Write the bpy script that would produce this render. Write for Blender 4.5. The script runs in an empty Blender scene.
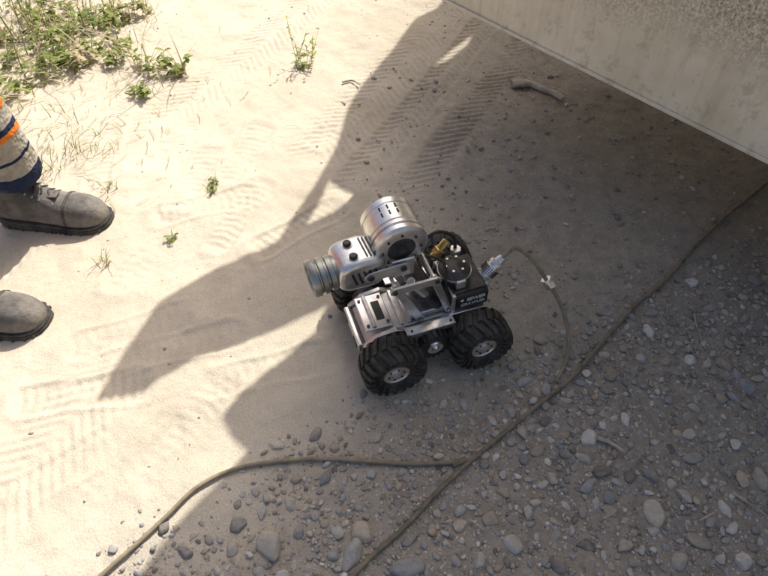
import bpy, bmesh, math, random
import numpy as np
from mathutils import Vector, Matrix, Quaternion
from mathutils.geometry import tessellate_polygon
random.seed(4); np.random.seed(4)
S=bpy.context.scene
COL=S.collection
# ------------------------------------------------------------------ camera
H=1.2; PITCH=math.radians(52); F=603.0
cam_d=bpy.data.cameras.new("camera"); cam=bpy.data.objects.new("camera",cam_d); COL.objects.link(cam)
cam.location=(0,0,H); cam.rotation_euler=(math.pi/2-PITCH,0,0)
cam_d.sensor_width=36; cam_d.lens=36*F/768; cam_d.clip_end=2000; cam_d.clip_start=.02
S.camera=cam
def gp(u,v,z=0.0):
    "world position of an image pixel, unprojected through the camera to height z"
    a=(u-384)/F; b=(288-v)/F  # image pixel coordinates to camera ray slopes
    d=(a, math.cos(PITCH)+b*math.sin(PITCH), -math.sin(PITCH)+b*math.cos(PITCH))
    t=(z-H)/d[2]
    return (d[0]*t,d[1]*t)
# ------------------------------------------------------------------ light
EL=math.radians(50); sx,sy=-.44,-.898
SD=Vector((sx*math.cos(EL),sy*math.cos(EL),-math.sin(EL)))
sun_d=bpy.data.lights.new("sun",'SUN'); sun_d.energy=5; sun_d.angle=math.radians(.45); sun_d.color=(1,.96,.885)
sun=bpy.data.objects.new("sun",sun_d); COL.objects.link(sun)
sun.rotation_euler=SD.to_track_quat('-Z','Y').to_euler(); sun.location=(2,4,6)
W=bpy.data.worlds.new("World"); S.world=W; W.use_nodes=True
nt=W.node_tree; bg=nt.nodes['Background']; sky=nt.nodes.new('ShaderNodeTexSky'); sky.sky_type='NISHITA'
sky.sun_disc=False; sky.sun_elevation=EL; sky.sun_rotation=math.atan2(.44,.898); sky.dust_density=7; sky.air_density=1.0
nt.links.new(sky.outputs[0],bg.inputs[0]); bg.inputs[1].default_value=.15
S.view_settings.view_transform='Standard'; S.view_settings.look='None'; S.view_settings.exposure=0
# ------------------------------------------------------------------ noise
def _h(i,j,s):
    n=(i*374761393+j*668265263+s*974634777)&0x7fffffff
    n=((n^(n>>13))*1274126177)&0x7fffffff
    return ((n^(n>>16))&0xffff)/65535.0
def vn(x,y,f,s=0):
    x=np.asarray(x,float)*f+100; y=np.asarray(y,float)*f+100
    i=np.floor(x).astype(np.int64); j=np.floor(y).astype(np.int64)
    a=x-i; b=y-j; a=a*a*(3-2*a); b=b*b*(3-2*b)
    return (_h(i,j,s)*(1-a)*(1-b)+_h(i+1,j,s)*a*(1-b)+_h(i,j+1,s)*(1-a)*b+_h(i+1,j+1,s)*a*b)*2-1
def sst(a,b,x):
    t=np.clip((x-a)/(b-a),0,1); return t*t*(3-2*t)
def gravelness(x,y):
    x=np.asarray(x,float)
    g=(.325+.52*(x+.45))-y
    return sst(-.13,.17,g+.08*vn(x,y,3,7)+.05*vn(x,y,9,8))
def dirt_and_shade(x,y):
    "gritty soil on the right, also darkens the colour where shade falls"
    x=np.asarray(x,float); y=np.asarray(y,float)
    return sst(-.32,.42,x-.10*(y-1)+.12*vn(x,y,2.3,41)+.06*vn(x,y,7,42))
PRINTS=[(240,213,70,1.1),(80,392,10,1.0),(185,428,60,.8),(298,226,40,1.1),(195,175,80,.9),(130,330,20,.6),(245,150,75,.8),(60,470,35,.6),(150,250,65,.7),(340,120,60,.7),(270,370,15,.7),(205,205,20,.8),(100,160,100,.6),(180,345,15,.8),(120,470,50,.6)]
def gz(x,y):
    x=np.asarray(x,float); y=np.asarray(y,float)
    near=np.exp(-((x/4)**2+((y-1)/4)**2))
    z=.010*vn(x,y,1.6,1)+.006*vn(x,y,5,2)+.0022*vn(x,y,16,3)
    z=z+(.25*(1-near))*vn(x,y,.08,5)
    r=np.hypot(x-.06,y-.82); k=sst(.14,.35,r); z=z*(.15+.85*k)
    return z
def gfine(x,y):
    G=gravelness(x,y)
    z=.0009*vn(x,y,38,4)+.0009*vn(x,y,85,5)*(1+2*G)+.0022*vn(x,y,26,6)*vn(x,y,7,9)+.0015*vn(x,y,13,12)*(1-G)
    dx,dy=.464,.886
    for off,wd,sd,am in((-.10,.10,1,.55),(.30,.105,2,1.15),(-.62,.09,3,.6),(.07,.06,4,.8)):
        u=(x+.20)*dy-(y-1.28)*dx-off+.01*vn(x,y,2,60+sd); w=(x+.20)*dx+(y-1.28)*dy
        m=am*sst(wd,wd*.8,np.abs(u))*sst(-.45,.25,vn(x,y,2.2,20+sd)+.4*vn(x,y,8,30+sd)+.15)*(1-G)
        if sd in(2,4): m=m*sst(1.15,1.55,y)
        ch=np.sin((w+np.abs(u)*.9)*2*math.pi/.030+.6*vn(x,y,12,70))
        z=z+m*(-.004+.0028*np.clip(ch*1.6,-1,1)*sst(.006,.014,np.abs(u)))
        z=z+.0035*am*np.exp(-((np.abs(u)-wd*1.08)/.015)**2)*sst(-.3,.4,vn(x,y,2.2,20+sd))*(1-G)*(sst(1.15,1.55,y) if sd in(2,4) else 1)
    for (pu,pv,an,am) in PRINTS:
        px,py=gp(pu,pv); a=math.radians(an)
        u=(x-px)*math.cos(a)+(y-py)*math.sin(a); w=-(x-px)*math.sin(a)+(y-py)*math.cos(a)
        wdt=.046-.010*np.cos((u+.02)*14)
        e=np.sqrt((u/.145)**4+(w/wdt)**4)+.12*vn(x,y,22,80)
        m=sst(1.15,.75,e)*am*(.6+.4*vn(x,y,16,81))
        lug=np.clip(1.5*np.sin(u*2*math.pi/.024+np.abs(w)*60),-1,1)
        z=z+m*(-.0040+.0016*lug)+.0030*am*np.exp(-((e-1.25)/.25)**2)
    return z
# ------------------------------------------------------------------ material helpers
class M:
    def __init__(s,name):
        s.m=bpy.data.materials.new(name); s.m.use_nodes=True; s.t=s.m.node_tree; s.b=s.t.nodes['Principled BSDF']
        s.tc=s.t.nodes.new('ShaderNodeTexCoord')
    def n(s,typ,**k):
        n=s.t.nodes.new(typ)
        for a,v in k.items(): setattr(n,a,v)
        return n
    def l(s,a,b): s.t.links.new(a,b)
    def noise(s,scale,detail=4,rough=.6,co=None):
        n=s.n('ShaderNodeTexNoise'); n.inputs['Scale'].default_value=scale; n.inputs['Detail'].default_value=min(detail,4); n.inputs['Roughness'].default_value=rough
        s.l(co or s.tc.outputs['Object'],n.inputs['Vector']); return n.outputs['Fac']
    def ramp(s,fac,a,b,ca=(0,0,0,1),cb=(1,1,1,1)):
        r=s.n('ShaderNodeValToRGB'); e=r.color_ramp.elements
        e[0].position=a;e[1].position=b;e[0].color=ca;e[1].color=cb; s.l(fac,r.inputs[0]); return r.outputs[0]
    def mix(s,fac,a,b,mode='MIX'):
        x=s.n('ShaderNodeMix',data_type='RGBA',blend_type=mode)
        for i,v in((0,fac),(6,a),(7,b)):
            if isinstance(v,(int,float)): x.inputs[i].default_value=v
            elif isinstance(v,tuple): x.inputs[i].default_value=v if len(v)==4 else (*v,1)
            else: s.l(v,x.inputs[i])
        return x.outputs[2]
    def math(s,op,a,b=0):
        x=s.n('ShaderNodeMath',operation=op)
        for i,v in((0,a),(1,b)):
            if isinstance(v,(int,float)): x.inputs[i].default_value=v
            else: s.l(v,x.inputs[i])
        return x.outputs[0]
    def bump(s,h,st,dist):
        b=s.n('ShaderNodeBump'); b.inputs['Strength'].default_value=st; b.inputs['Distance'].default_value=dist
        s.l(h,b.inputs['Height']); s.l(b.outputs[0],s.b.inputs['Normal']); return b
    def set(s,col=None,rough=None,metal=None,spec=None):
        for nm,v in(('Base Color',col),('Roughness',rough),('Metallic',metal),('Specular IOR Level',spec)):
            if v is None: continue
            if isinstance(v,(int,float)): s.b.inputs[nm].default_value=v
            elif isinstance(v,tuple): s.b.inputs[nm].default_value=(*v,1)
            else: s.l(v,s.b.inputs[nm])
        return s
def simple(name,col,rough=.6,metal=0,var=.25,scale=40,dust=0,bump=.0,dustcol=(.33,.28,.21)):
    m=M(name); f=m.noise(scale,3)
    c2=tuple(max(0,c*(1-var)) for c in col); c3=tuple(min(1,c*(1+var)) for c in col)
    c=m.ramp(f,.3,.7,(*c2,1),(*c3,1))
    if dust:
        up=m.math('MULTIPLY',m.ramp(m.noise(scale*.6,4,.7),.4,.65),dust)
        c=m.mix(up,c,dustcol)
        r=m.math('ADD',m.math('MULTIPLY',up,.4),rough); m.set(rough=r)
        if metal: m.set(metal=m.math('SUBTRACT',metal,m.math('MULTIPLY',up,.8)))
    else:
        m.set(rough=m.ramp(m.noise(scale*1.7,3),.3,.7,(rough*.8,)*3+(1,),(min(1,rough*1.25),)*3+(1,)),metal=metal)
    m.set(col=c)
    if bump: m.bump(m.noise(scale*4,3),.5,bump)
    return m.m
# ---- ground
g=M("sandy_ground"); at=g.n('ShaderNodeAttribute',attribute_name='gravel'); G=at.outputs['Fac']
at2=g.n('ShaderNodeAttribute',attribute_name='dirt_shade'); DT=at2.outputs['Fac']
c=g.ramp(g.noise(2.5,4,.6),.3,.7,(.57,.50,.39,1),(.68,.605,.485,1))
c=g.mix(g.math('MULTIPLY',g.ramp(g.noise(13,4,.65),.45,.7),.25),c,(.45,.385,.295))
c=g.mix(g.math('MULTIPLY',DT,.85),c,g.ramp(g.noise(24,4,.7),.3,.7,(.27,.235,.19,1),(.42,.37,.30,1)))  # brown-grey soil tone, with shade painted into the right side
cg=g.ramp(g.noise(30,4,.7),.3,.7,(.23,.20,.165,1),(.40,.355,.295,1))
c=g.mix(g.math('MULTIPLY',G,.75),c,cg)
grn=g.ramp(g.noise(420,2,.7),.3,.72,(.72,.72,.72,1),(1.22,1.22,1.22,1))
c=g.mix(.8,c,grn,'MULTIPLY')
vo=g.n('ShaderNodeTexVoronoi'); vo.inputs['Scale'].default_value=150; g.l(g.tc.outputs['Object'],vo.inputs['Vector'])
sp=g.n('ShaderNodeSeparateColor'); g.l(vo.outputs['Color'],sp.inputs[0])
mask=g.math('MULTIPLY',g.math('GREATER_THAN',sp.outputs[0],.68),g.math('LESS_THAN',vo.outputs['Distance'],.40))
mask=g.math('MULTIPLY',mask,g.math('ADD',g.math('MULTIPLY',g.math('MAXIMUM',G,g.math('MULTIPLY',DT,.6)),.8),.10))
sc=g.ramp(sp.outputs[1],.0,1.,(.16,.15,.14,1),(.62,.58,.52,1))
c=g.mix(mask,c,sc)
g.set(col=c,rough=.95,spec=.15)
hh=g.math('ADD',g.math('MULTIPLY',g.noise(180,4,.75),.6),g.math('MULTIPLY',mask,.4))
hh=g.math('ADD',hh,g.math('MULTIPLY',g.noise(55,3,.6),.35))
g.bump(hh,.65,.005)
MG=g.m
fx=np.arange(-1.45,1.75,.006); fy=np.arange(-.15,2.75,.006)
def ext(a,far):
    st=a[1]-a[0]; out=[]; x=a[-1]; s=st
    while x<far: s*=1.25; x+=s; out.append(x)
    return np.array(out)
xs=np.concatenate([-ext(-fx[::-1],300)[::-1],fx,ext(fx,300)]); ys=np.concatenate([-ext(-fy[::-1],300)[::-1],fy,ext(fy,300)])
X,Y=np.meshgrid(xs,ys); inn=(X>-1.5)&(X<1.8)&(Y>-.2)&(Y<2.8)
Z=gz(X,Y); Z[inn]+=gfine(X[inn],Y[inn])
nx,ny=len(xs),len(ys)
co=np.stack([X,Y,Z],-1).reshape(-1,3).astype(np.float32)
idx=np.arange(nx*ny).reshape(ny,nx)
fq=np.stack([idx[:-1,:-1],idx[:-1,1:],idx[1:,1:],idx[1:,:-1]],-1).reshape(-1,4)
def mesh_np(name,co,faces,k,mat,smooth=True):
    me=bpy.data.meshes.new(name); me.vertices.add(len(co)); me.vertices.foreach_set('co',np.ascontiguousarray(co,np.float32).ravel())
    nf=len(faces); me.loops.add(nf*k); me.loops.foreach_set('vertex_index',np.ascontiguousarray(faces,np.int32).ravel())
    me.polygons.add(nf); me.polygons.foreach_set('loop_start',np.arange(nf,dtype=np.int32)*k)
    me.polygons.foreach_set('loop_total',np.full(nf,k,np.int32)); me.polygons.foreach_set('use_smooth',np.full(nf,smooth))
    me.update(calc_edges=True); me.materials.append(mat)
    ob=bpy.data.objects.new(name,me); COL.objects.link(ob); return ob
gr=mesh_np("ground",co,fq,4,MG)
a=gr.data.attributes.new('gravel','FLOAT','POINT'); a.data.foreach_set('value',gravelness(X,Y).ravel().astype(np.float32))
a=gr.data.attributes.new('dirt_shade','FLOAT','POINT'); a.data.foreach_set('value',dirt_and_shade(X,Y).ravel().astype(np.float32))
# ------------------------------------------------------------------ gravel
sm=M("stone"); ca=sm.n('ShaderNodeAttribute',attribute_name='Col')
c=sm.mix(.7,ca.outputs['Color'],sm.ramp(sm.noise(120,3,.7),.3,.7,(.7,.7,.7,1),(1.2,1.2,1.2,1)),'MULTIPLY')
c=sm.mix(sm.math('MULTIPLY',sm.ramp(sm.noise(35,4,.7),.42,.68),.6),c,(.42,.375,.305))
sm.set(col=c,rough=.88,spec=.25); sm.bump(sm.noise(260,3,.7),.4,.002)
def ico(sub):
    bm=bmesh.new(); bmesh.ops.create_icosphere(bm,subdivisions=sub,radius=1)
    v=np.array([x.co[:] for x in bm.verts]); f=np.array([[q.index for q in p.verts] for p in bm.faces]); bm.free(); return v,f
def variants(sub,n):
    v,f=ico(sub); out=[]
    for k in range(n):
        d=1+.16*vn(v[:,0]+v[:,2]*1.3,v[:,1]+v[:,2]*.7,1.4,50+k)+.06*vn(v[:,0]-v[:,2],v[:,1]+v[:,2],3,90+k)
        w=v*d[:,None]
        for _ in range(8):
            nrm=np.random.normal(size=3); nrm/=np.linalg.norm(nrm); lim=random.uniform(.6,.88)
            p=w@nrm; w=w-np.outer(np.maximum(p-lim,0),nrm)*.92
        out.append(w)
    return out,f
PAL=[(.33,.31,.285),(.40,.38,.35),(.25,.24,.235),(.46,.42,.36),(.37,.30,.235),(.29,.295,.30),(.51,.49,.45),(.42,.36,.28),(.34,.345,.33),(.19,.175,.16),(.47,.42,.345),(.41,.40,.38)]
def stones(pts,sub,nv):
    vs,f=variants(sub,nv); C=[];Fc=[];K=[];o=0
    for (x,y,r) in pts:
        w=vs[random.randrange(nv)]; sc=np.array([r*random.uniform(.95,1.35),r*random.uniform(.7,1),r*random.uniform(.4,.7)])
        q=np.array(Matrix.Rotation(random.uniform(0,6.28),3,'Z')@Matrix.Rotation(random.uniform(-.35,.35),3,'X'))
        p=(w*sc)@q.T+np.array([x,y,sc[2]*random.uniform(-.05,.5)])
        C.append(p);Fc.append(f+o);o+=len(p)
        c=np.array(random.choice(PAL))*random.uniform(.75,1.2)
        if random.random()<.045: c=np.array((.66,.63,.58))
        K.append(np.tile(np.append(c,1),(len(p),1)))
    return np.concatenate(C),np.concatenate(Fc),np.concatenate(K)
big=[];grid={}
def tryadd(x,y,r,sep=.8,force=False):
    k=(int(x//.07),int(y//.07))
    if not force:
        for i in(-1,0,1):
            for j in(-1,0,1):
                for (a,b,c) in grid.get((k[0]+i,k[1]+j),()):
                    if (a-x)**2+(b-y)**2<((r+c)*sep)**2: return
    grid.setdefault(k,[]).append((x,y,r)); big.append((x,y,r))
wheelpos=[(-.04,.83),(.15,.90),(.02,.68),(.2,.75),(-.075,.892),(.113,.96)]
def clear(x,y): return all((x-a)**2+(y-b)**2>.05**2 for a,b in wheelpos)
for (u,v,r) in [(362,533,.022),(352,556,.024),(408,570,.026),(503,494,.013),(270,545,.026),(410,540,.014),(655,513,.022),(603,472,.016),(610,376,.017),(712,307,.017),(536,452,.016),(625,420,.014),(232,548,.016),(585,375,.012),(735,445,.013),(760,480,.02),(512,545,.02),(560,566,.018),(480,560,.014),(680,560,.016),(545,560,.012),(325,480,.012),(290,505,.014),(378,440,.011),(668,400,.012),(742,330,.012),(512,368,.011),(322,448,.008),(720,400,.015),(700,540,.019),(625,545,.016),(490,520,.017)]:
    p=gp(u,v); tryadd(p[0],p[1],r,force=True)
for R_ in (.016,.013,.0105,.0085,.007,.0058):
    for _ in range({.016:500,.013:1100,.0105:2600,.0085:5500,.007:9000,.0058:14000}[R_]):
        x=random.uniform(-.85,1.5); y=random.uniform(-.05,1.9); G_=float(gravelness(x,y)); D_=float(dirt_and_shade(x,y))
        cl=.45+.55*float(vn(x,y,6,77))
        if random.random()<max(G_*(.35+.65*cl),(.035 if R_<.011 else .005)*D_) and clear(x,y): tryadd(x,y,R_*random.uniform(.85,1.15),1.0)
big=big[:6500]
xx=np.random.uniform(-1.3,1.6,110000); yy=np.random.uniform(-.1,2.6,110000)
GG=gravelness(xx,yy); DD=dirt_and_shade(xx,yy)
pr=np.maximum(.004,np.maximum(GG*.75,DD*.15*(.6+.8*vn(xx,yy,4,33))*np.where(yy>1.4,.5,1)))
kp=np.random.random(len(xx))<pr; xx=xx[kp][:24000]; yy=yy[kp][:24000]
small=[(x,y,random.choice([.0015,.002,.0025,.003,.0035,.0045])*random.uniform(.8,1.2)) for x,y in zip(xx,yy)]
A=stones(big,3,12); B=stones(small,2,8)
C=np.concatenate([A[0],B[0]]);Fc=np.concatenate([A[1],B[1]+len(A[0])]);K=np.concatenate([A[2],B[2]])
C[:,2]+=gz(C[:,0],C[:,1])
gv=mesh_np("gravel",C,Fc,3,sm.m)
ka=gv.data.attributes.new('Col','FLOAT_COLOR','POINT'); ka.data.foreach_set('color',K.astype(np.float32).ravel())
print("stones",len(big),len(small))
# ------------------------------------------------------------------ generic building helpers
def empty(name,loc=(0,0,0),rz=0):
    e=bpy.data.objects.new(name,None); COL.objects.link(e); e.location=loc; e.rotation_euler=(0,0,rz); e.empty_display_size=.1; return e
def fin(bm,name,mat,parent=None,bev=0,smooth=True,seg=2):
    me=bpy.data.meshes.new(name); bm.normal_update(); bm.to_mesh(me); bm.free(); me.materials.append(mat)
    ob=bpy.data.objects.new(name,me); COL.objects.link(ob)
    if parent: ob.parent=parent
    if bev:
        b=ob.modifiers.new('b','BEVEL'); b.width=bev; b.segments=seg; b.limit_method='ANGLE'; b.angle_limit=math.radians(35)
    if smooth:
        for p in me.polygons: p.use_smooth=True
        me.set_sharp_from_angle(angle=math.radians(35))
    return ob
def addbox(bm,c,s,rot=None):
    r=bmesh.ops.create_cube(bm,size=1); m=Matrix.Translation(c)@(rot.to_4x4() if rot else Matrix())@Matrix.Diagonal((*s,1))
    bmesh.ops.transform(bm,matrix=m,verts=r['verts'])
def box(name,c,s,mat,parent,bev=.002,rot=None):
    bm=bmesh.new(); addbox(bm,c,s,rot); return fin(bm,name,mat,parent,bev)
def addlathe(bm,prof,origin,axis,n=32):
    q=Vector(axis).normalized().to_track_quat('Z','Y'); o=Vector(origin); rings=[]
    for t,r in prof:
        if r<1e-6: rings.append([bm.verts.new(o+q@Vector((0,0,t)))])
        else: rings.append([bm.verts.new(o+q@Vector((r*math.cos(2*math.pi*i/n),r*math.sin(2*math.pi*i/n),t))) for i in range(n)])
    for a,b in zip(rings,rings[1:]):
        for i in range(n):
            j=(i+1)%n
            if len(a)==1 and len(b)==1: continue
            if len(a)==1: bm.faces.new((a[0],b[i],b[j]))
            elif len(b)==1: bm.faces.new((a[i],a[j],b[0]))
            else: bm.faces.new((a[i],a[j],b[j],b[i]))
    bmesh.ops.recalc_face_normals(bm,faces=bm.faces[:])
def lathe(name,prof,origin,axis,mat,parent,n=40):
    bm=bmesh.new(); addlathe(bm,prof,origin,axis,n); return fin(bm,name,mat,parent)
def cyl(name,a,b,r,mat,parent,n=28,ch=.0012):
    a=Vector(a);b=Vector(b);L=(b-a).length
    return lathe(name,[(0,0),(0,r-ch),(ch,r),(L-ch,r),(L,r-ch),(L,0)],a,b-a,mat,parent,n)
def extr(name,poly,plane_o,ux,uy,depth,mat,parent,bev=.0015,seg=2):
    ux=Vector(ux).normalized(); uy=Vector(uy).normalized(); n=ux.cross(uy); o=Vector(plane_o); bm=bmesh.new()
    v=[bm.verts.new(o+ux*p[0]+uy*p[1]) for p in poly]; f=bm.faces.new(v)
    r=bmesh.ops.extrude_face_region(bm,geom=[f]); vs=[e for e in r['geom'] if isinstance(e,bmesh.types.BMVert)]
    bmesh.ops.translate(bm,verts=vs,vec=n*depth); bmesh.ops.recalc_face_normals(bm,faces=bm.faces[:])
    return fin(bm,name,mat,parent,bev,smooth=bool(bev),seg=seg)
def catmull(P,k=10):
    P=[Vector(p) for p in P]; Q=[P[0]*2-P[1]]+P+[P[-1]*2-P[-2]]; out=[]
    for i in range(1,len(Q)-2):
        a,b,c,d=Q[i-1:i+3]
        for j in range(k):
            t=j/k; out.append(.5*((2*b)+(c-a)*t+(2*a-5*b+4*c-d)*t*t+(3*b-a-3*c+d)*t**3))
    out.append(P[-1]); return out
def tube(name,P,r,mat,parent=None,k=10,ground=False,n=12,taper=None):
    pts=catmull(P,k)
    if ground:
        for p in pts: p.z+=float(gz(p.x,p.y))
    bm=bmesh.new(); rings=[]; up=Vector((0,0,1))
    for i,p in enumerate(pts):
        t=(pts[min(i+1,len(pts)-1)]-pts[max(i-1,0)]).normalized()
        s=t.cross(up); s=s.normalized() if s.length>.05 else Vector((1,0,0)); w=s.cross(t).normalized()
        rr=r if taper is None else r*(1+(taper-1)*i/(len(pts)-1))
        rings.append([bm.verts.new(p+(s*math.cos(a)+w*math.sin(a))*rr) for a in [2*math.pi*q/n for q in range(n)]])
    for a,b in zip(rings,rings[1:]):
        for i in range(n): bm.faces.new((a[i],a[(i+1)%n],b[(i+1)%n],b[i]))
    bm.faces.new(rings[0][::-1]); bm.faces.new(rings[-1]); bmesh.ops.recalc_face_normals(bm,faces=bm.faces[:])
    return fin(bm,name,mat,parent)
# ------------------------------------------------------------------ materials
STEEL=simple("brushed_steel",(.82,.81,.79),.31,1,.12,60,dust=.16,bump=.0004,dustcol=(.45,.41,.34))
STEEL2=simple("dull_aluminium",(.66,.65,.63),.42,1,.16,50,dust=.28,bump=.0006,dustcol=(.42,.37,.30))
BARM=simple("hard_anodised_barrel",(.42,.42,.38),.36,1,.2,50,dust=.15,bump=.0004)
DARKM=simple("dark_anodised",(.05,.05,.052),.4,.5,.3,50,dust=.2)
RUB=simple("rubber",(.016,.016,.016),.62,0,.3,60,dust=.2,bump=.0015)
BLACK=simple("black_plastic",(.02,.02,.021),.38,0,.2,60,dust=.08)
GLASS=simple("lens_glass",(.01,.012,.016),.06,0,.1,20)
BRASS=simple("brass",(.62,.45,.18),.3,1,.2,60)
WHITE=simple("white_print",(.75,.75,.73),.6,0,.05,60)
CAB=simple("cable_sheath",(.17,.145,.10),.65,0,.4,45,dust=.35,bump=.001)
CABT=simple("cable_sheath_tan",(.25,.205,.135),.65,0,.3,45,dust=.4,bump=.001)
# ------------------------------------------------------------------ crawler
R=empty("pipe_inspection_crawler",(.078,.811,float(gz(.06,.82))+.002),math.radians(199))
RW=.070
def tyre(name,cx,cy,side):
    e=empty(name,(cx,cy,RW)); e.parent=R; e.rotation_euler=(0,random.uniform(0,1),0)
    prof=[(-.026,.030),(-.031,.042),(-.036,.052),(-.034,.060),(-.026,.0640),(-.012,.0650),(0,.0655),(.012,.0650),(.026,.0640),(.034,.060),(.036,.052),(.031,.042),(.026,.030)]
    bm=bmesh.new(); addlathe(bm,prof,(0,0,0),(0,1,0),48)
    half=[(.001,.0652),(.010,.0650),(.020,.0645),(.028,.0630),(.0345,.0585),(.0365,.051),(.033,.044)]
    N=20
    for sgn in(-1,1):
        for i in range(N):
            th0=2*math.pi*(i+(.5 if sgn>0 else 0))/N; rows=[]
            for j,(t,r) in enumerate(half):
                th=th0+.045*j*1.1; dw=.080 if j<5 else .06; h=.0065 if j<5 else (.005 if j==5 else .001)
                q=[]
                for (dt,rr) in((-dw,r-.002),(-dw*.8,r+h),(dw*.8,r+h),(dw,r-.002)):
                    aa=th+dt; tt=t+(.003 if (j>=4 and rr>r) else 0)
                    q.append(bm.verts.new((rr*math.cos(aa),sgn*tt,rr*math.sin(aa))))
                rows.append(q)
            for a,b in zip(rows,rows[1:]):
                for k in range(3): bm.faces.new((a[k],a[k+1],b[k+1],b[k]))
            bm.faces.new(rows[0]); bm.faces.new(rows[-1][::-1])
    bmesh.ops.recalc_face_normals(bm,faces=bm.faces[:])
    fin(bm,"tread",RUB,e)
    o=side
    lathe("rim",[(-.02,0),(-.02,.031),(.024,.031),(.029,.029),(.029,.0265),(.027,.025),(.027,.011),(.031,.010),(.032,.007),(.032,0)] ,(0,0,0),(0,o,0),STEEL,e)
    bm=bmesh.new()
    for k in range(6):
        a=k*math.pi/3; addlathe(bm,[(0,0),(0,.0022),(.0025,.0022),(.0025,0)],(.0175*math.cos(a),o*.027,.0175*math.sin(a)),(0,o,0),8)
    fin(bm,"bolts",DARKM,e)
    return e
WX=.102; WY=.113
for n_,cx,cy in(("wheel_front_near",WX,WY),("wheel_rear_near",-WX,WY),("wheel_front_far",WX,-WY),("wheel_rear_far",-WX-.008,-WY-.014)):
    tyre(n_,cx,cy,1 if cy>0 else -1)
for cx in(WX,-WX): cyl("axle",(cx,-.10,RW),(cx,.10,RW),.012,STEEL2,R)
bm=bmesh.new()
for i in range(20):
    a=2*math.pi*i/20; addbox(bm,(.037*math.cos(a),.094,.074+.037*math.sin(a)),(.008,.020,.006),Matrix.Rotation(-a,3,'Y'))
addlathe(bm,[(-.010,0),(-.010,.036),(.010,.036),(.010,0)],(0,.094,.074),(0,1,0),32)
fin(bm,"drive_sprocket",BLACK,R)
lathe("sprocket_hub",[(0,0),(0,.019),(.004,.018),(.004,.009),(.009,.008),(.009,0)],(0,.104,.074),(0,1,0),STEEL,R)
prof=[(-.145,.055),(-.135,.115),(-.05,.118),(-.03,.105),(.05,.105),(.075,.118),(.120,.112),(.150,.085),(.150,.060),(.12,.045),(-.12,.04)]
for y in(-.064,.052):
    extr("side_plate",prof,(0,y+.012,0),(1,0,0),(0,0,1),.012,STEEL,R,.002)
tub=[(-.14,.050),(-.132,.108),(-.04,.11),(.07,.108),(.116,.104),(.144,.082),(.144,.062),(.11,.048)]
extr("chassis_tub",tub,(0,.0515,0),(1,0,0),(0,0,1),.1025,STEEL2,R,.002)
box("nose_plate",(.108,0,.1175),(.062,.094,.006),STEEL,R,.002)
box("nose_rib",(.118,0,.124),(.008,.088,.009),STEEL2,R,.0015)
box("nose_slot",(.098,0,.1212),(.018,.05,.002),BLACK,R,.0005)
box("nose_bumper",(.155,0,.076),(.012,.112,.026),STEEL,R,.003)
for y in(-.035,.035): box("bumper_recess",(.1615,y,.076),(.002,.026,.014),BLACK,R,.0005)
for y in(.074,-.074):
    box("running_board",(.002,y,.116),(.112,.020,.004),STEEL,R,.001)
    box("running_board_edge",(.002,y+(.0105 if y>0 else -.0105),.112),(.112,.0025,.014),STEEL2,R,.0008)
bm=bmesh.new()
for x,y in[(.085,.035),(.13,.035),(.085,-.035),(.13,-.035)]: addlathe(bm,[(0,0),(0,.0035),(.003,.0035),(.003,0)],(x,y,.1203),(0,0,1),10)
for x in(-.12,-.08,-.03,.03,.08,.13): addlathe(bm,[(0,0),(0,.0035),(.003,.0035),(.003,0)],(x,.0638,.095 if abs(x)>.05 else .092),(0,1,0),10)
for x in(-.045,.045): addlathe(bm,[(0,0),(0,.003),(.002,.003),(.002,0)],(x,.076,.1178),(0,0,1),10)
fin(bm,"screws",DARKM,R)
for x in(.04,.056): box("deck_rib",(x,0,.113),(.008,.096,.008),STEEL,R,.001)
box("rear_housing",(-.096,.0,.140),(.090,.110,.052),BLACK,R,.006)
box("housing_lid",(-.096,.0,.169),(.078,.098,.006),DARKM,R,.002)
box("housing_strap",(-.058,0,.142),(.008,.114,.058),STEEL2,R,.001)
box("label_plate",(-.103,.0562,.141),(.072,.002,.040),BLACK,R,.0008)
def text(body,size,loc,parent,mat):
    cu=bpy.data.curves.new("lettering",'FONT'); cu.body=body; cu.size=size; cu.extrude=.0003; cu.align_x='CENTER'; cu.align_y='CENTER'; cu.offset=.0003
    ob=bpy.data.objects.new("lettering",cu); COL.objects.link(ob); ob.parent=parent; ob.location=loc
    ob.rotation_euler=(math.pi/2,0,math.pi); cu.materials.append(mat); return ob
text("SEWER",.0145,(-.110,.0578,.150),R,WHITE)
text("CRAWLER",.0125,(-.104,.0578,.134),R,WHITE)
bm=bmesh.new(); addlathe(bm,[(0,0),(0,.004),(.0006,.004),(.0006,0)],(-.077,.0573,.151),(0,1,0),16); fin(bm,"label_dot",WHITE,R)
lathe("motor_cover",[(0,0),(0,.033),(.018,.033),(.020,.0355),(.028,.0355),(.030,.032),(.036,.026),(.040,.014),(.041,0)],(-.078,.0,.172),(0,0,1),DARKM,R)
lathe("cover_band",[(.019,.034),(.019,.0375),(.024,.0375),(.024,.034)],(-.078,.0,.172),(0,0,1),STEEL2,R)
bm=bmesh.new()
for k in range(6):
    a=k*math.pi/3; addlathe(bm,[(0,0),(0,.003),(.003,.003),(.003,0)],(-.078+.021*math.cos(a),.021*math.sin(a),.2085),(0,0,1),8)
fin(bm,"cover_bolts",STEEL,R)
box("cover_clamp",(-.078,.036,.186),(.022,.012,.022),STEEL2,R,.002)
cyl("brass_fitting",(-.045,-.045,.19),(-.082,-.055,.225),.010,BRASS,R)
cyl("brass_fitting_nut",(-.055,-.048,.20),(-.065,-.05,.211),.014,BRASS,R,6)
cyl("hose_union",(-.10,-.045,.178),(-.100,-.045,.205),.013,STEEL,R,6)
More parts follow.
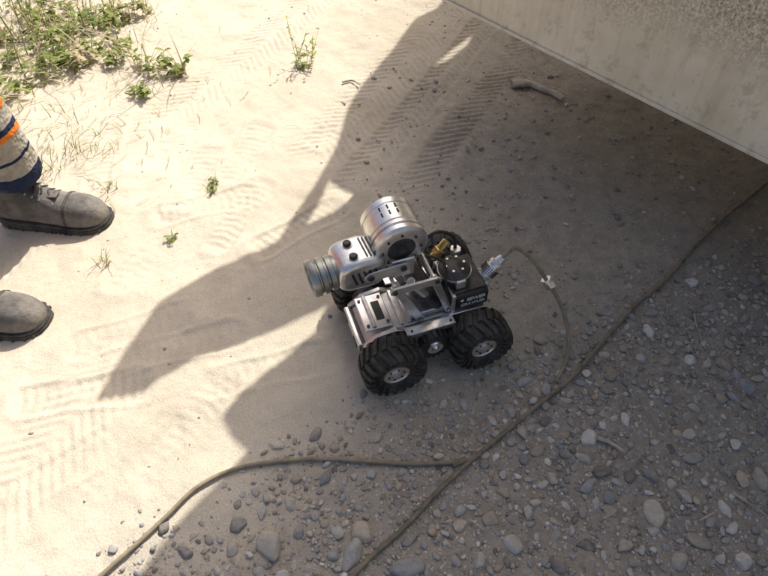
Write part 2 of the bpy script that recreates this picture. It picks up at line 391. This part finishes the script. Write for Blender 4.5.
tube("wire_loom",[(-.02,-.05,.25),(-.055,-.055,.262),(-.095,-.055,.235),(-.10,-.045,.195)],.004,BLACK,R)
tube("wire_loom",[(-.0,-.02,.25),(-.045,.005,.238),(-.045,.03,.20),(-.05,.035,.165)],.0032,BLACK,R)
def bar(name,a,b,w,t,mat):
    a=Vector(a);b=Vector(b);d=b-a;L=d.length; poly=[]
    for k in range(9): th=math.pi/2+math.pi*k/8; poly.append((w*math.cos(th),w*math.sin(th)))
    for k in range(9): th=-math.pi/2+math.pi*k/8; poly.append((L+w*math.cos(th),w*math.sin(th)))
    ux=d.normalized(); uy=Vector((-ux.z,0,ux.x))
    extr(name,poly,a,ux,uy,t,mat,R,.001)
    for p in(a,b): lathe("pivot",[(0,0),(0,w*.55),(.003,w*.5),(.003,0)],(p.x,max(p.y,p.y-t),p.z),(0,1,0),DARKM,R,14)
for y in(.054,-.046):
    bar("lift_arm",(.076,y,.252),(.016,y,.120),.009,.007,STEEL)
    bar("lift_arm",(-.006,y,.252),(-.048,y,.128),.008,.007,STEEL)
    bar("link_plate",(.080,y+.0075,.250),(-.010,y+.0075,.250),.010,.006,STEEL2)
box("lift_block",(-.004,-.004,.160),(.042,.074,.075),DARKM,R,.005,Matrix.Rotation(.42,3,'Y'))
cyl("lift_actuator",(-.030,.030,.125),(.036,.030,.232),.010,STEEL,R)
cyl("actuator_body",(-.030,.030,.125),(.000,.030,.174),.014,BLACK,R)
box("actuator_foot",(-.005,.0,.121),(.085,.088,.016),STEEL2,R,.003)
for p in[((.016,.120)),((-.048,.128)),((.076,.252)),((-.006,.252))]: cyl("cross_pin",(p[0],-.058,p[1]),(p[0],.058,p[1]),.004,STEEL2,R)
# drum
DX,DZ=.046,.304; D0=(DX,-.106,DZ); r=.056
lathe("drum_body",[(0,0),(0,.040),(.003,.046),(.010,.050),(.012,r),(.026,r),(.027,r-.0015),(.029,r-.0015),(.030,r),(.072,r),(.073,r-.003),(.077,r-.003),(.078,r+.002),(.086,r+.002),(.087,r-.003),(.091,r-.003),(.092,r+.002),(.102,r+.002),(.105,r-.002),(.108,r-.008),(.108,.030),(.105,.028),(.105,0)],D0,(0,1,0),STEEL,R,64)
lathe("drum_endcap",[(0,0),(0,.030),(.003,.029),(.004,.020),(.004,.010),(.007,.009),(.007,0)],(DX,-.001,DZ),(0,1,0),DARKM,R,32)
bm=bmesh.new()
for k in range(3):
    a=math.radians(66+k*17)
    for yy in(-.052,-.068): addbox(bm,(DX+(r+.0003)*math.cos(a),yy,DZ+(r+.0003)*math.sin(a)),(.0035,.010,.0018),Matrix.Rotation(-(a-math.pi/2),3,'Y'))
fin(bm,"drum_slots",BLACK,R)
bm=bmesh.new()
for k in range(8):
    a=k*math.pi/4; addlathe(bm,[(0,0),(0,.003),(.003,.003),(.003,0)],(DX+.040*math.cos(a),.0015,DZ+.040*math.sin(a)),(0,1,0),10)
fin(bm,"drum_bolts",DARKM,R)
box("drum_saddle",(DX,-.045,.245),(.075,.085,.018),STEEL2,R,.004)
for y in(.012,-.112): box("saddle_cheek",(DX,y,.262),(.05,.008,.05),STEEL,R,.003)
# camera head: pitches slightly down about the fork pivot
HE=empty("camera_head",(.112,-.022,.270)); HE.parent=R; HE.rotation_euler=(0,math.radians(-3),math.radians(4))
head=[(0,0),(0,.031),(.050,.031),(.052,.036),(.062,.036),(.064,.032),(.068,.032),(.070,.038),(.079,.038),(.081,.034),(.084,.034),(.086,.0385),(.096,.0385),(.100,.036),(.100,.031),(.091,.0285),(.091,0)]
lathe("camera_barrel",head,(.022,0,0),(1,0,-.10),BARM,HE,56)
lathe("camera_lens",[(0,.019),(.003,.017),(.006,.010),(.007,0)],(.022+.0915,0,-.00915),(1,0,-.10),GLASS,HE,32)
lathe("lens_bezel",[(0,.0195),(.004,.0195),(.004,.022),(0,.022)],(.022+.0915,0,-.00915),(1,0,-.10),STEEL,HE,32)
bm=bmesh.new()
for k in range(12):
    a=k*math.pi/6; addlathe(bm,[(0,0),(0,.0026),(.002,.0026),(.002,0)],(.1138,.0252*math.cos(a),-.0092+.0252*math.sin(a)),(1,0,-.1),8)
fin(bm,"led_ring",WHITE,HE)
hb=[(-.022,-.036),(-.028,-.01),(-.028,.018),(-.016,.038),(.014,.043),(.050,.040),(.070,.030),(.074,.0),(.070,-.028),(.050,-.038),(0,-.041)]
extr("head_housing",hb,(0,.040,0),(1,0,0),(0,0,1),.080,STEEL,HE,.012,4)
for yy in(-.018,.018):
    lathe("head_knob_seat",[(0,0),(0,.012),(.002,.0115),(.002,0)],(.036,yy,.0405),(.08,0,1),STEEL2,HE,20)
    lathe("head_knob",[(0,0),(0,.0085),(.005,.0085),(.008,.006),(.008,0)],(.036,yy,.0415),(.08,0,1),BLACK,HE,20)
bm=bmesh.new()
for k in range(3): addbox(bm,(-.006+.008*k,0,.0405+.001*k),(.003,.052,.004))
for k in range(5): addbox(bm,(-.007+.012*k,.0402,0),(.005,.002,.036),Matrix.Rotation(.3,3,'Y'))
fin(bm,"head_vents",BLACK,HE)
for yy in(.026,-.066): bar("fork_arm",(.050,yy,.275),(.118,yy,.270),.013,.004,STEEL2)
# rear connector
c0=Vector((-.140,.012,.150)); ax=Vector((-.62,-.05,.60)).normalized()
lathe("cable_connector",[(-.02,0),(-.02,.013),(.004,.013),(.005,.0175),(.012,.0175),(.013,.014),(.018,.014),(.019,.018),(.040,.018),(.041,.0145),(.046,.0145),(.047,.0165),(.054,.016),(.056,.011),(.070,.009),(.074,0)],c0,ax,STEEL,R,36)
bm=bmesh.new(); q=ax.to_track_quat('Z','Y')
for k in range(24):
    a=2*math.pi*k/24; p=c0+q@Vector((.0182*math.cos(a),.0182*math.sin(a),.0295)); addbox(bm,p,(.0018,.0018,.018),(q@Quaternion((0,0,1),a)).to_matrix())
fin(bm,"connector_knurl",DARKM,R)
box("connector_mount",(-.143,.010,.130),(.022,.05,.05),STEEL2,R,.004)
bpy.context.view_layer.update()
Ri=R.matrix_world.inverted(); tip=R.matrix_world@(c0+ax*.066)
wpts=[tip,tip+(R.matrix_world.to_3x3()@ax)*.02]
for u,v,z in[(516,248,.225),(532,259,.20),(547,281,.155),(561,305,.10),(568,332,.055),(567,358,.02),(556,382,.008)]:
    x,y=gp(u,v,z); wpts.append(Vector((x,y,z)))
tube("tether_cable",[Ri@p for p in wpts],.0046,CABT,R,12)
a=Ri@(wpts[4]*.9+wpts[3]*.1); b=Ri@(wpts[4]*.75+wpts[5]*.25); cyl("cable_clamp",a,b,.0125,STEEL,R,20)
box("clamp_ear",(a+b)/2+Vector((0,.012,.004)),(.016,.018,.012),STEEL,R,.002)
# ------------------------------------------------------------------ ground cables
def gpts(L,z): return [(*gp(u,v,z),z) for u,v in L]
tube("main_cable",gpts([(860,105),(768,181),(735,207),(700,240),(665,280),(635,305),(598,347),(572,378),(530,412),(500,437),(470,462),(440,490),(405,527),(368,560),(330,600)],.008),.0050,CAB,None,12,True)
tube("branch_cable",gpts([(60,620),(98,577),(135,545),(165,518),(195,490),(228,472),(265,464),(310,460),(360,462),(410,465),(440,464),(462,462),(480,455)],.008),.0045,CABT,None,12,True)
tp=gpts([(452,466),(466,460)],.010); pz=float(gz(tp[0][0],tp[0][1])); cyl("cable_joint",(tp[0][0],tp[0][1],pz+.009),(tp[1][0],tp[1][1],pz+.009),.0066,CAB,None)
# ------------------------------------------------------------------ sticks
WOOD=simple("weathered_wood",(.42,.38,.32),.85,0,.35,30,bump=.004)
def stick(name,L,r):
    P=[(*gp(u,v,.01),.008+r*.5) for u,v in L]; return tube(name,P,r,WOOD,None,6,True,10,.5)
st=stick("driftwood",[(512,80),(526,79),(545,85),(564,94)],.022)
for v in st.data.vertices:
    z0=float(gz(v.co.x,v.co.y)); v.co.z=z0+(v.co.z-z0)*.5
    v.co.x+=float(vn(v.co.x,v.co.y,40,3))*.008; v.co.y+=float(vn(v.co.y,v.co.x,50,4))*.009
for L,r in(([(597,438),(610,443),(624,452)],.005),([(734,492),(750,503),(768,515)],.0022),([(695,312),(697,325),(702,340)],.002),([(575,330),(582,322)],.0018),([(700,520),(715,512)],.002),([(470,520),(485,530)],.002),([(342,78),(352,76),(360,80)],.004)): stick("twig",L,r)
# ------------------------------------------------------------------ parked van + added slab cut to cast the shadow outline
VP=M("van_paint")
f=VP.noise(6,4,.7); c=VP.ramp(f,.35,.65,(.66,.615,.48,1),(.78,.735,.61,1))
sep=VP.n('ShaderNodeSeparateXYZ'); VP.l(VP.tc.outputs['Object'],sep.inputs[0])
nz=VP.math('ADD',sep.outputs[2],VP.math('MULTIPLY',VP.math('SUBTRACT',VP.noise(4,3),.5),.12))
hgt=VP.ramp(nz,.47,.60)
spk=VP.ramp(VP.noise(150,4,.85),.40,.60); c=VP.mix(VP.math('MULTIPLY',VP.math('MULTIPLY',spk,hgt),.85),c,(.13,.10,.06))
spk2=VP.ramp(VP.noise(22,4,.75),.55,.62); c=VP.mix(VP.math('MULTIPLY',spk2,.35),c,(.38,.33,.25))
vm=VP.n('ShaderNodeMapping'); vm.inputs['Scale'].default_value=(40,40,3); VP.l(VP.tc.outputs['Object'],vm.inputs['Vector'])
c=VP.mix(VP.math('MULTIPLY',VP.ramp(VP.noise(1.0,4,.6,vm.outputs[0]),.5,.7),.35),c,(.42,.37,.28))
VP.set(col=c,rough=.55); VP.bump(VP.noise(120,4,.7),.3,.002); VPm=VP.m
V0=Vector((.13,1.742,0)); dv=Vector((.679,-.734,0)).normalized(); nv=Vector((-.734,-.679,0)).normalized()
van=empty("parked_van"); Zv=Vector((0,0,1))
side=[(0,.35),(0,.82),(.45,.95),(.45,1.58),(4.3,1.58),(4.6,1.2),(4.7,.8),(4.7,.35)]
extr("body",side,V0-nv*1.7,dv,Zv,-1.7 if dv.cross(Zv).dot(nv)<0 else 1.7,VPm,van,.01)
extr("sill_lip",[(.0,.352),(.0,.362),(4.68,.362),(4.68,.352)],V0+nv*.0,dv,Zv,.005 if dv.cross(Zv).dot(nv)>0 else -.005,VPm,van,.002)
for aa in(1.75,3.9):
    for dd in(-.02,-1.45):
        p=V0+dv*aa+nv*(dd-.2)+Vector((0,0,.33))
        lathe("wheel",[(0,0),(0,.19),(.02,.20),(.0,.29),(.02,.33),(.18,.33),(.2,.30),(.2,.2),(.2,0)],p,nv,RUB,van)
        lathe("wheel_hub",[(0,.195),(.015,.17),(.005,.06),(.02,.05),(.02,0)],p+nv*.2 if dd>-.1 else p,nv,STEEL2,van)
ZC=1.6; off=ZC/math.tan(EL)
outl=[gp(440,0),gp(418,12),gp(395,42),gp(368,72),gp(352,98),gp(340,140),gp(318,180),gp(296,210),gp(280,236),gp(252,252),gp(205,272),gp(160,300),gp(128,345),gp(101,391),gp(150,382),gp(200,352),gp(255,336),gp(318,308),gp(330,300),gp(318,330),gp(280,362),gp(245,390),gp(226,412),gp(236,432),gp(252,447),gp(222,480),gp(185,515),gp(160,545),gp(138,576)]
outl=[Vector((x,y,0)) for x,y in outl]+[Vector((-.55,-.05,0)),Vector((2.3,-.1,0)),Vector((2.8,3.3,0)),Vector((.75,3.5,0))]
holes=[[gp(308,219),gp(322,196),gp(331,175),gp(345,181),gp(362,190),gp(340,204)],[gp(434,61),gp(455,41),gp(476,26),gp(470,37),gp(452,51)]]
lift=Vector((-sx*off,-sy*off,ZC))
loops=[[p+lift for p in outl]]+[[Vector((x,y,0))+lift for x,y in h] for h in holes]
flat=[p for L in loops for p in L]; tris=tessellate_polygon(loops)
bm=bmesh.new(); top=[bm.verts.new(p+Vector((0,0,.02))) for p in flat]; bot=[bm.verts.new(p) for p in flat]
for t in tris: bm.faces.new([top[i] for i in t]); bm.faces.new([bot[i] for i in t][::-1])
o=0
for L in loops:
    n=len(L)
    for i in range(n): bm.faces.new((top[o+i],top[o+(i+1)%n],bot[o+(i+1)%n],bot[o+i]))
    o+=n
bmesh.ops.recalc_face_normals(bm,faces=bm.faces[:]); fin(bm,"shadow_slab",VPm,van,0,False)  # unseen slab added to shape the cast shadow, parented to the van
# ------------------------------------------------------------------ worker
SU=M("suede"); c=SU.ramp(SU.noise(25,4,.7),.3,.7,(.095,.088,.082,1),(.20,.185,.17,1))
c=SU.mix(SU.math('MULTIPLY',SU.ramp(SU.noise(11,4,.7),.48,.66),.45),c,(.38,.34,.28)); SU.set(col=c,rough=.85,spec=.3)
SU.bump(SU.math('ADD',SU.noise(300,3,.7),SU.math('MULTIPLY',SU.noise(34,3,.6),2.5)),.6,.004); SUEDE=SU.m
SOLE=simple("boot_sole",(.03,.03,.03),.8,0,.3,30,dust=.3)
CL=M("workwear"); sep=CL.n('ShaderNodeSeparateXYZ'); CL.l(CL.tc.outputs['Object'],sep.inputs[0])
r=CL.n('ShaderNodeValToRGB'); r.color_ramp.interpolation='CONSTANT'; e=r.color_ramp.elements
NAVY=(.020,.032,.080,1);OR=(.75,.22,.03,1);SIL=(.42,.39,.33,1)
e[0].position=0;e[0].color=NAVY; e[1].position=.092;e[1].color=SIL
for p,cc in((.112,NAVY),(.116,SIL),(.140,OR),(.146,NAVY),(.156,SIL),(.172,OR),(.47,NAVY),(.52,OR),(.62,SIL),(.65,OR)):
    q=e.new(p); q.color=cc
wz=CL.math('ADD',sep.outputs[2],CL.math('MULTIPLY',CL.math('SUBTRACT',CL.noise(5,2),.5),.05))
CL.l(CL.math('MULTIPLY',wz,.5),r.inputs[0])
c=CL.mix(.6,r.outputs[0],CL.ramp(CL.noise(30,4,.7),.3,.7,(.6,.6,.6,1),(1.15,1.15,1.15,1)),'MULTIPLY')
CL.set(col=c,rough=.9,spec=.2); CL.bump(CL.noise(16,3,.6),1,.03); CL=CL.m
SKIN=simple("skin",(.45,.27,.19),.55,0,.1,20)
per=empty("worker")
def boot(name,heel,ang):
    e=empty(name,(heel[0],heel[1],float(gz(*heel))+.002),ang); e.parent=per
    stt=[(0,.026,.10),(.008,.034,.125),(.03,.040,.140),(.07,.043,.145),(.11,.043,.135),(.14,.044,.116),(.155,.045,.108),(.165,.0455,.100),(.18,.047,.097),(.195,.049,.090),(.21,.0515,.090),(.24,.052,.088),(.268,.047,.080),(.286,.037,.066),(.297,.023,.050),(.302,.008,.036)]
    bm=bmesh.new(); rings=[]; N=20
    for x,w,h in stt:
        ring=[]
        for k in range(N+1):
            a=math.pi*k/N; cx_=math.cos(a); sz=math.sin(a)
            y=w*math.copysign(abs(cx_)**.7,cx_); z=.018+(h-.018)*sz**.75
            cr=.0022*math.sin(x*170+y*40)*sst(.11,.14,x)*sst(.205,.18,x)
            ring.append(bm.verts.new((x,y-.006*math.sin(x*8),z+float(cr)*sz)))
        rings.append(ring)
    for a,b in zip(rings,rings[1:]):
        for k in range(N): bm.faces.new((a[k],a[k+1],b[k+1],b[k]))
        bm.faces.new((a[0],b[0],b[N],a[N]))
    bm.faces.new(rings[0]); bm.faces.new(rings[-1][::-1]); bmesh.ops.recalc_face_normals(bm,faces=bm.faces[:])
    ob=fin(bm,"upper",SUEDE,e); sb=ob.modifiers.new('s','SUBSURF'); sb.levels=sb.render_levels=1
    def slab(nm,grow,z0,z1,mat,bev):
        bm=bmesh.new(); L=[(x if x<.29 else x+grow*.8,w+grow-.006*math.sin(x*8)) for x,w,h in stt]
        L=[(L[0][0]-grow*.6,L[0][1])]+L
        Rr=[(x,-(w_+.006*math.sin(x*8))-.006*math.sin(x*8)) for (x,w_) in L]
        poly=L+Rr[::-1]
        vb=[bm.verts.new((p[0],p[1],z0)) for p in poly]; vt=[bm.verts.new((p[0],p[1],z1)) for p in poly]
        bm.faces.new(vb[::-1]); bm.faces.new(vt)
        for i in range(len(poly)): j=(i+1)%len(poly); bm.faces.new((vb[i],vb[j],vt[j],vt[i]))
        bmesh.ops.recalc_face_normals(bm,faces=bm.faces[:]); fin(bm,nm,mat,e,bev)
    slab("sole",.006,0,.018,SOLE,.003); slab("welt",.004,.0185,.025,SOLE,.002)
    bm=bmesh.new()
    for x,w,h in stt[2:-2:1]:
        for s_ in(1,-1): addbox(bm,(x,s_*(w+.0065)-.006*math.sin(x*8),.009),(.006,.005,.014))
    fin(bm,"sole_lugs",SOLE,e,.001)
    lathe("shaft",[(0,.046),(.03,.048),(.07,.050),(.075,.046),(.06,.042)],(.065,0,.11),(-.05,0,1),SUEDE,e)
    def hgt(x):
        for (a,wa,ha),(b,wb,hb_) in zip(stt,stt[1:]):
            if a<=x<=b: t=(x-a)/(b-a); return wa+(wb-wa)*t,ha+(hb_-ha)*t
    for x in(.208,.213):
        w,h=hgt(x); P=[]
        for k in range(11):
            a=math.pi*k/10; cx_=math.cos(a); P.append((x-.006*(1-math.sin(a)),(w+.0005)*math.copysign(abs(cx_)**.7,cx_)-.006*math.sin(x*8),.02+(h-.0185)*math.sin(a)**.75))
        tube("seam",P,.0009,SOLE,e,4,False,6)
    for i,x in enumerate((.118,.133,.148,.163,.178)):
        w,h=hgt(x); tube("lace",[(x,-.024,h-.009),(x+.006,-.008,h+.002),(x-.002,.008,h+.002),(x+.004,.024,h-.009)],.0024,SOLE,e,4,False,6)
        for s_ in(1,-1): lathe("eyelet",[(0,0),(0,.004),(.0015,.0035),(.0015,0)],(x+.002,s_*.025-.005,h-.0085),(0,s_*.5,1),STEEL2,e,10)
    extr("tongue",[(.07,-.020),(.19,-.018),(.19,.010),(.07,.012)],(0,0,.098),(1,0,0),(0,1,0),.004,SUEDE,e,.001)
b1=(-1.060,1.205);b2=(-1.115,.872)
boot("boot",b1,math.radians(-4)); boot("boot",b2,math.radians(-6))
def skin(name,V,E,rad,mat,parent,sub=2,root=0):
    me=bpy.data.meshes.new(name); me.from_pydata(V,E,[]); ob=bpy.data.objects.new(name,me); COL.objects.link(ob); ob.parent=parent
    m=ob.modifiers.new('skin','SKIN'); m.use_smooth_shade=True
    for i,q in enumerate(me.skin_vertices[0].data): q.radius=(rad[i],rad[i]) if not isinstance(rad[i],tuple) else rad[i]; q.use_root=(i==root)
    s=ob.modifiers.new('s','SUBSURF'); s.levels=s.render_levels=sub; me.materials.append(mat); return ob
cy_=1.035
V=[(-1.10,cy_,.90),(-1.09,cy_,1.08),(-1.07,cy_,1.28),(-1.065,cy_,1.40),(-1.05,cy_,1.47),
   (-1.075,cy_+.09,.84),(-.985,1.165,.50),(-.960,1.195,.33),(-.962,1.200,.20),(-.958,1.200,.105),
   (-1.085,cy_-.09,.84),(-1.04,.90,.48),(-1.035,.885,.30),(-1.05,.875,.20),(-1.055,.872,.115),
   (-1.07,cy_+.17,1.38),(-1.06,cy_+.25,1.12),(-.93,cy_+.22,.90),(-1.07,cy_-.17,1.38),(-1.06,cy_-.25,1.12),(-.93,cy_-.22,.90)]
E=[(0,1),(1,2),(2,3),(3,4),(0,5),(5,6),(6,7),(7,8),(8,9),(0,10),(10,11),(11,12),(12,13),(13,14),(3,15),(15,16),(16,17),(3,18),(18,19),(19,20)]
rad=[.14,.13,.15,.10,.055,.105,.080,.078,.076,.082,.105,.080,.076,.074,.078,.07,.05,.038,.07,.05,.038]
skin("clothed_body",V,E,rad,CL,per)
for s_ in(1,-1):
    bx=-.93; by=cy_+s_*.22; V=[(bx,by,.90),(bx+.03,by,.86),(bx+.05,by,.82)]; E=[(0,1),(1,2)]; rd=[.026,.03,.028]
    for k,(dy,L) in enumerate(((-.028,.065),(-.010,.078),(.010,.074),(.027,.058))):
        n=len(V); V+=[(bx+.055,by+dy,.795),(bx+.065,by+dy,.795-L*.5),(bx+.055,by+dy,.795-L)]; E+=[(2,n),(n,n+1),(n+1,n+2)]; rd+=[.0095,.009,.0075]
    n=len(V); V+=[(bx+.055,by-s_*.035,.85),(bx+.075,by-s_*.05,.815)]; E+=[(1,n),(n,n+1)]; rd+=[.012,.009]
    skin("hand",V,E,rd,SKIN,per)
V=[(-1.05,cy_,1.45),(-1.035,cy_,1.53),(-1.02,cy_,1.60),(-1.01,cy_,1.67),(-.955,cy_,1.575),(-.915,cy_,1.60)]
skin("head",V,[(0,1),(1,2),(2,3),(2,4),(2,5)],[.055,.065,.09,.075,.035,.014],SKIN,per)
for s_ in(1,-1): lathe("eye",[(0,0),(0,.010),(.006,.007),(.008,0)],(-.938,cy_+s_*.032,1.628),(1,0,0),WHITE,per,12); lathe("ear",[(0,0),(0,.022),(.012,.026),(.014,0)],(-1.02,cy_+s_*.083,1.60),(0,s_,0),SKIN,per,14)
HAT=simple("helmet_shell",(.75,.70,.6),.35,0,.05,20)
lathe("hard_hat",[(0,.150),(.004,.150),(.012,.118),(.06,.112),(.10,.085),(.125,.04),(.13,0)],(-1.0,cy_,1.655),(.1,0,1),HAT,per)
# ------------------------------------------------------------------ vegetation
def leafmat(name,c1,c2,tr=.35):
    m=M(name); at=m.n('ShaderNodeAttribute',attribute_name='rnd'); c=m.mix(at.outputs['Fac'],(*c1,1),(*c2,1)); m.set(col=c,rough=.6,spec=.3)
    t=m.n('ShaderNodeBsdfTranslucent'); m.l(c,t.inputs[0]); mx=m.n('ShaderNodeMixShader'); mx.inputs[0].default_value=tr
    o=m.t.nodes['Material Output']; m.l(m.b.outputs[0],mx.inputs[1]); m.l(t.outputs[0],mx.inputs[2]); m.l(mx.outputs[0],o.inputs[0]); return m.m
GREEN=leafmat("weed_leaf",(.13,.18,.04),(.32,.36,.10)); STRAW=leafmat("dry_grass",(.36,.30,.17),(.55,.47,.30),.2); YEL=leafmat("yellow_petal",(.55,.48,.08),(.65,.58,.12))
class Veg:
    def __init__(s): s.v=[];s.f=[];s.r=[];s.mi=[]
    def strip(s,P,W_,mi=0):
        r=random.random(); n=len(P)
        for i,p in enumerate(P):
            t=(P[min(i+1,n-1)]-P[max(i-1,0)]); sd=t.cross(Vector((0,0,1))); sd=sd.normalized() if sd.length>1e-6 else Vector((1,0,0))
            sd=(sd+Vector((0,0,random.uniform(-.15,.15)))).normalized()
            b=len(s.v); s.v+=[p-sd*W_[i],p+sd*W_[i]]; s.r+=[r,r]
            if i: s.f.append((b-2,b-1,b+1,b)); s.mi.append(mi)
    def blade(s,x,y,L,w,mi=0,lean=None):
        z=float(gz(x,y)); a=random.uniform(0,6.28); l=random.uniform(.2,.9) if lean is None else lean; P=[];W_=[]
        for k in range(6):
            t=k/5; r=L*l*t**1.6; P.append(Vector((x+r*math.cos(a),y+r*math.sin(a),z+L*t*(1-.35*l*t)))); W_.append(w*(1-t)**.6+.0002)
        s.strip(P,W_,mi)
    def leaf(s,o,d,L,w,mi=0):
        P=[];W_=[]
        for k in range(6):
            t=k/5; P.append(o+d*L*t+Vector((0,0,-.35*L*t*t))); W_.append(w*(math.sin(math.pi*min(1,t*.92+.06))**.8)+.0003)
        s.strip(P,W_,mi)
    def stem(s,x,y,L,nl,ls,lw,mi=0,lean=.35,flower=False):
        z=float(gz(x,y)); a=random.uniform(0,6.28); P=[]
        for k in range(7):
            t=k/6; P.append(Vector((x+L*lean*t*math.cos(a),y+L*lean*t*math.sin(a),z+L*t*(1-.2*lean*t))))
        s.strip(P,[.0012]*7,mi)
        for k in range(nl):
            t=random.uniform(.1,1); i=min(5,int(t*6)); p=P[i].lerp(P[i+1],t*6-i); b=random.uniform(0,6.28)
            s.leaf(p,Vector((math.cos(b),math.sin(b),random.uniform(0,.8))).normalized(),ls*random.uniform(.6,1.2),lw,mi)
        if flower:
            for k in range(4):
                b=k*1.6; s.leaf(P[-1],Vector((math.cos(b),math.sin(b),.9)),.008,.0025,2)
    def make(s,name):
        me=bpy.data.meshes.new(name); me.from_pydata([tuple(p) for p in s.v],[],s.f); 
        for m in(GREEN,STRAW,YEL): me.materials.append(m)
        me.polygons.foreach_set('material_index',s.mi); me.polygons.foreach_set('use_smooth',[True]*len(s.f))
        a=me.attributes.new('rnd','FLOAT','POINT'); a.data.foreach_set('value',s.r); me.update()
        ob=bpy.data.objects.new(name,me); COL.objects.link(ob); return ob
def ring(u,v,r):
    x,y=gp(u,v); a=random.uniform(0,6.28); q=r*math.sqrt(random.random()); return x+q*math.cos(a),y+q*math.sin(a)
V_=Veg()
for (u,v,r,n) in[(20,45,.18,30),(-60,20,.4,50),(75,20,.13,20),(100,50,.10,17),(55,65,.08,11),(10,90,.10,9),(150,65,.05,6),(178,70,.025,5),(120,12,.12,18),(-20,-40,.5,60),(150,-30,.2,16),(150,85,.05,3),(60,-10,.2,24)]:
    for _ in range(n):
        x,y=ring(u,v,r); V_.stem(x,y,random.uniform(.03,.09),random.randint(6,12),random.uniform(.022,.045),random.uniform(.0045,.008),0 if random.random()<.85 else 1,random.uniform(.2,1.1))
    for _ in range(n):
        x,y=ring(u,v,r*1.1); V_.blade(x,y,random.uniform(.05,.18),.0026,0 if random.random()<.5 else 1)
    for _ in range(int(n*1.8)):
        x,y=ring(u,v,r*1.4); V_.blade(x,y,random.uniform(.04,.15),.0013,1,random.uniform(.8,1.8))
for _ in range(34):
    x,y=ring(5,35,.12); V_.blade(x,y,random.uniform(.18,.34),.0032,0 if random.random()<.5 else 1)
V_.make("weeds")
V_=Veg()
for _ in range(12):
    x,y=ring(303,60,.035); V_.stem(x,y,random.uniform(.05,.14),5,.022,.0026,0,random.uniform(.3,.8),random.random()<.5)
for k in range(12):
    x,y=ring(303,62,.012); b=random.uniform(0,6.28); V_.leaf(Vector((x,y,float(gz(x,y))+.004)),Vector((math.cos(b),math.sin(b),.3)),.030,.003,0 if k%3 else 1)
x,y=gp(297,62); V_.stem(x,y,.18,8,.016,.002,0,.12,True)
V_.make("flowering_weed")
for (u,v,n,L,r,st_) in[(212,190,14,.03,.015,0),(60,155,34,.06,.07,1),(108,188,14,.03,.03,1),(172,238,5,.02,.01,0),(103,262,12,.05,.02,1),(215,183,6,.025,.015,0),(95,145,22,.06,.07,1),(40,175,10,.04,.04,1),(60,120,20,.06,.09,1)]:
    V_=Veg()
    for _ in range(n):
        x,y=ring(u,v,r); V_.blade(x,y,L*random.uniform(.5,1.2),.0013,0 if random.random()<(.75 if st_==0 else .5) else 1,random.uniform(.4,1.3))
    if st_==0:
        for _ in range(3):
            x,y=ring(u,v,r); V_.stem(x,y,L*.7,5,.012,.0025,0,.7)
    V_.make("grass_tuft")
V_=Veg()
for _ in range(420):
    u=random.gauss(55,85); v=random.gauss(85,55); x,y=gp(u,max(-60,v)); a=random.uniform(0,3.14); L=random.uniform(.015,.07); z=float(gz(x,y))+.004
    V_.strip([Vector((x+L*t*math.cos(a+t*.3),y+L*t*math.sin(a+t*.3),z+.003*math.sin(3*t))) for t in(0,.33,.66,1)],[.0009]*4,1)
V_.make("straw_litter")
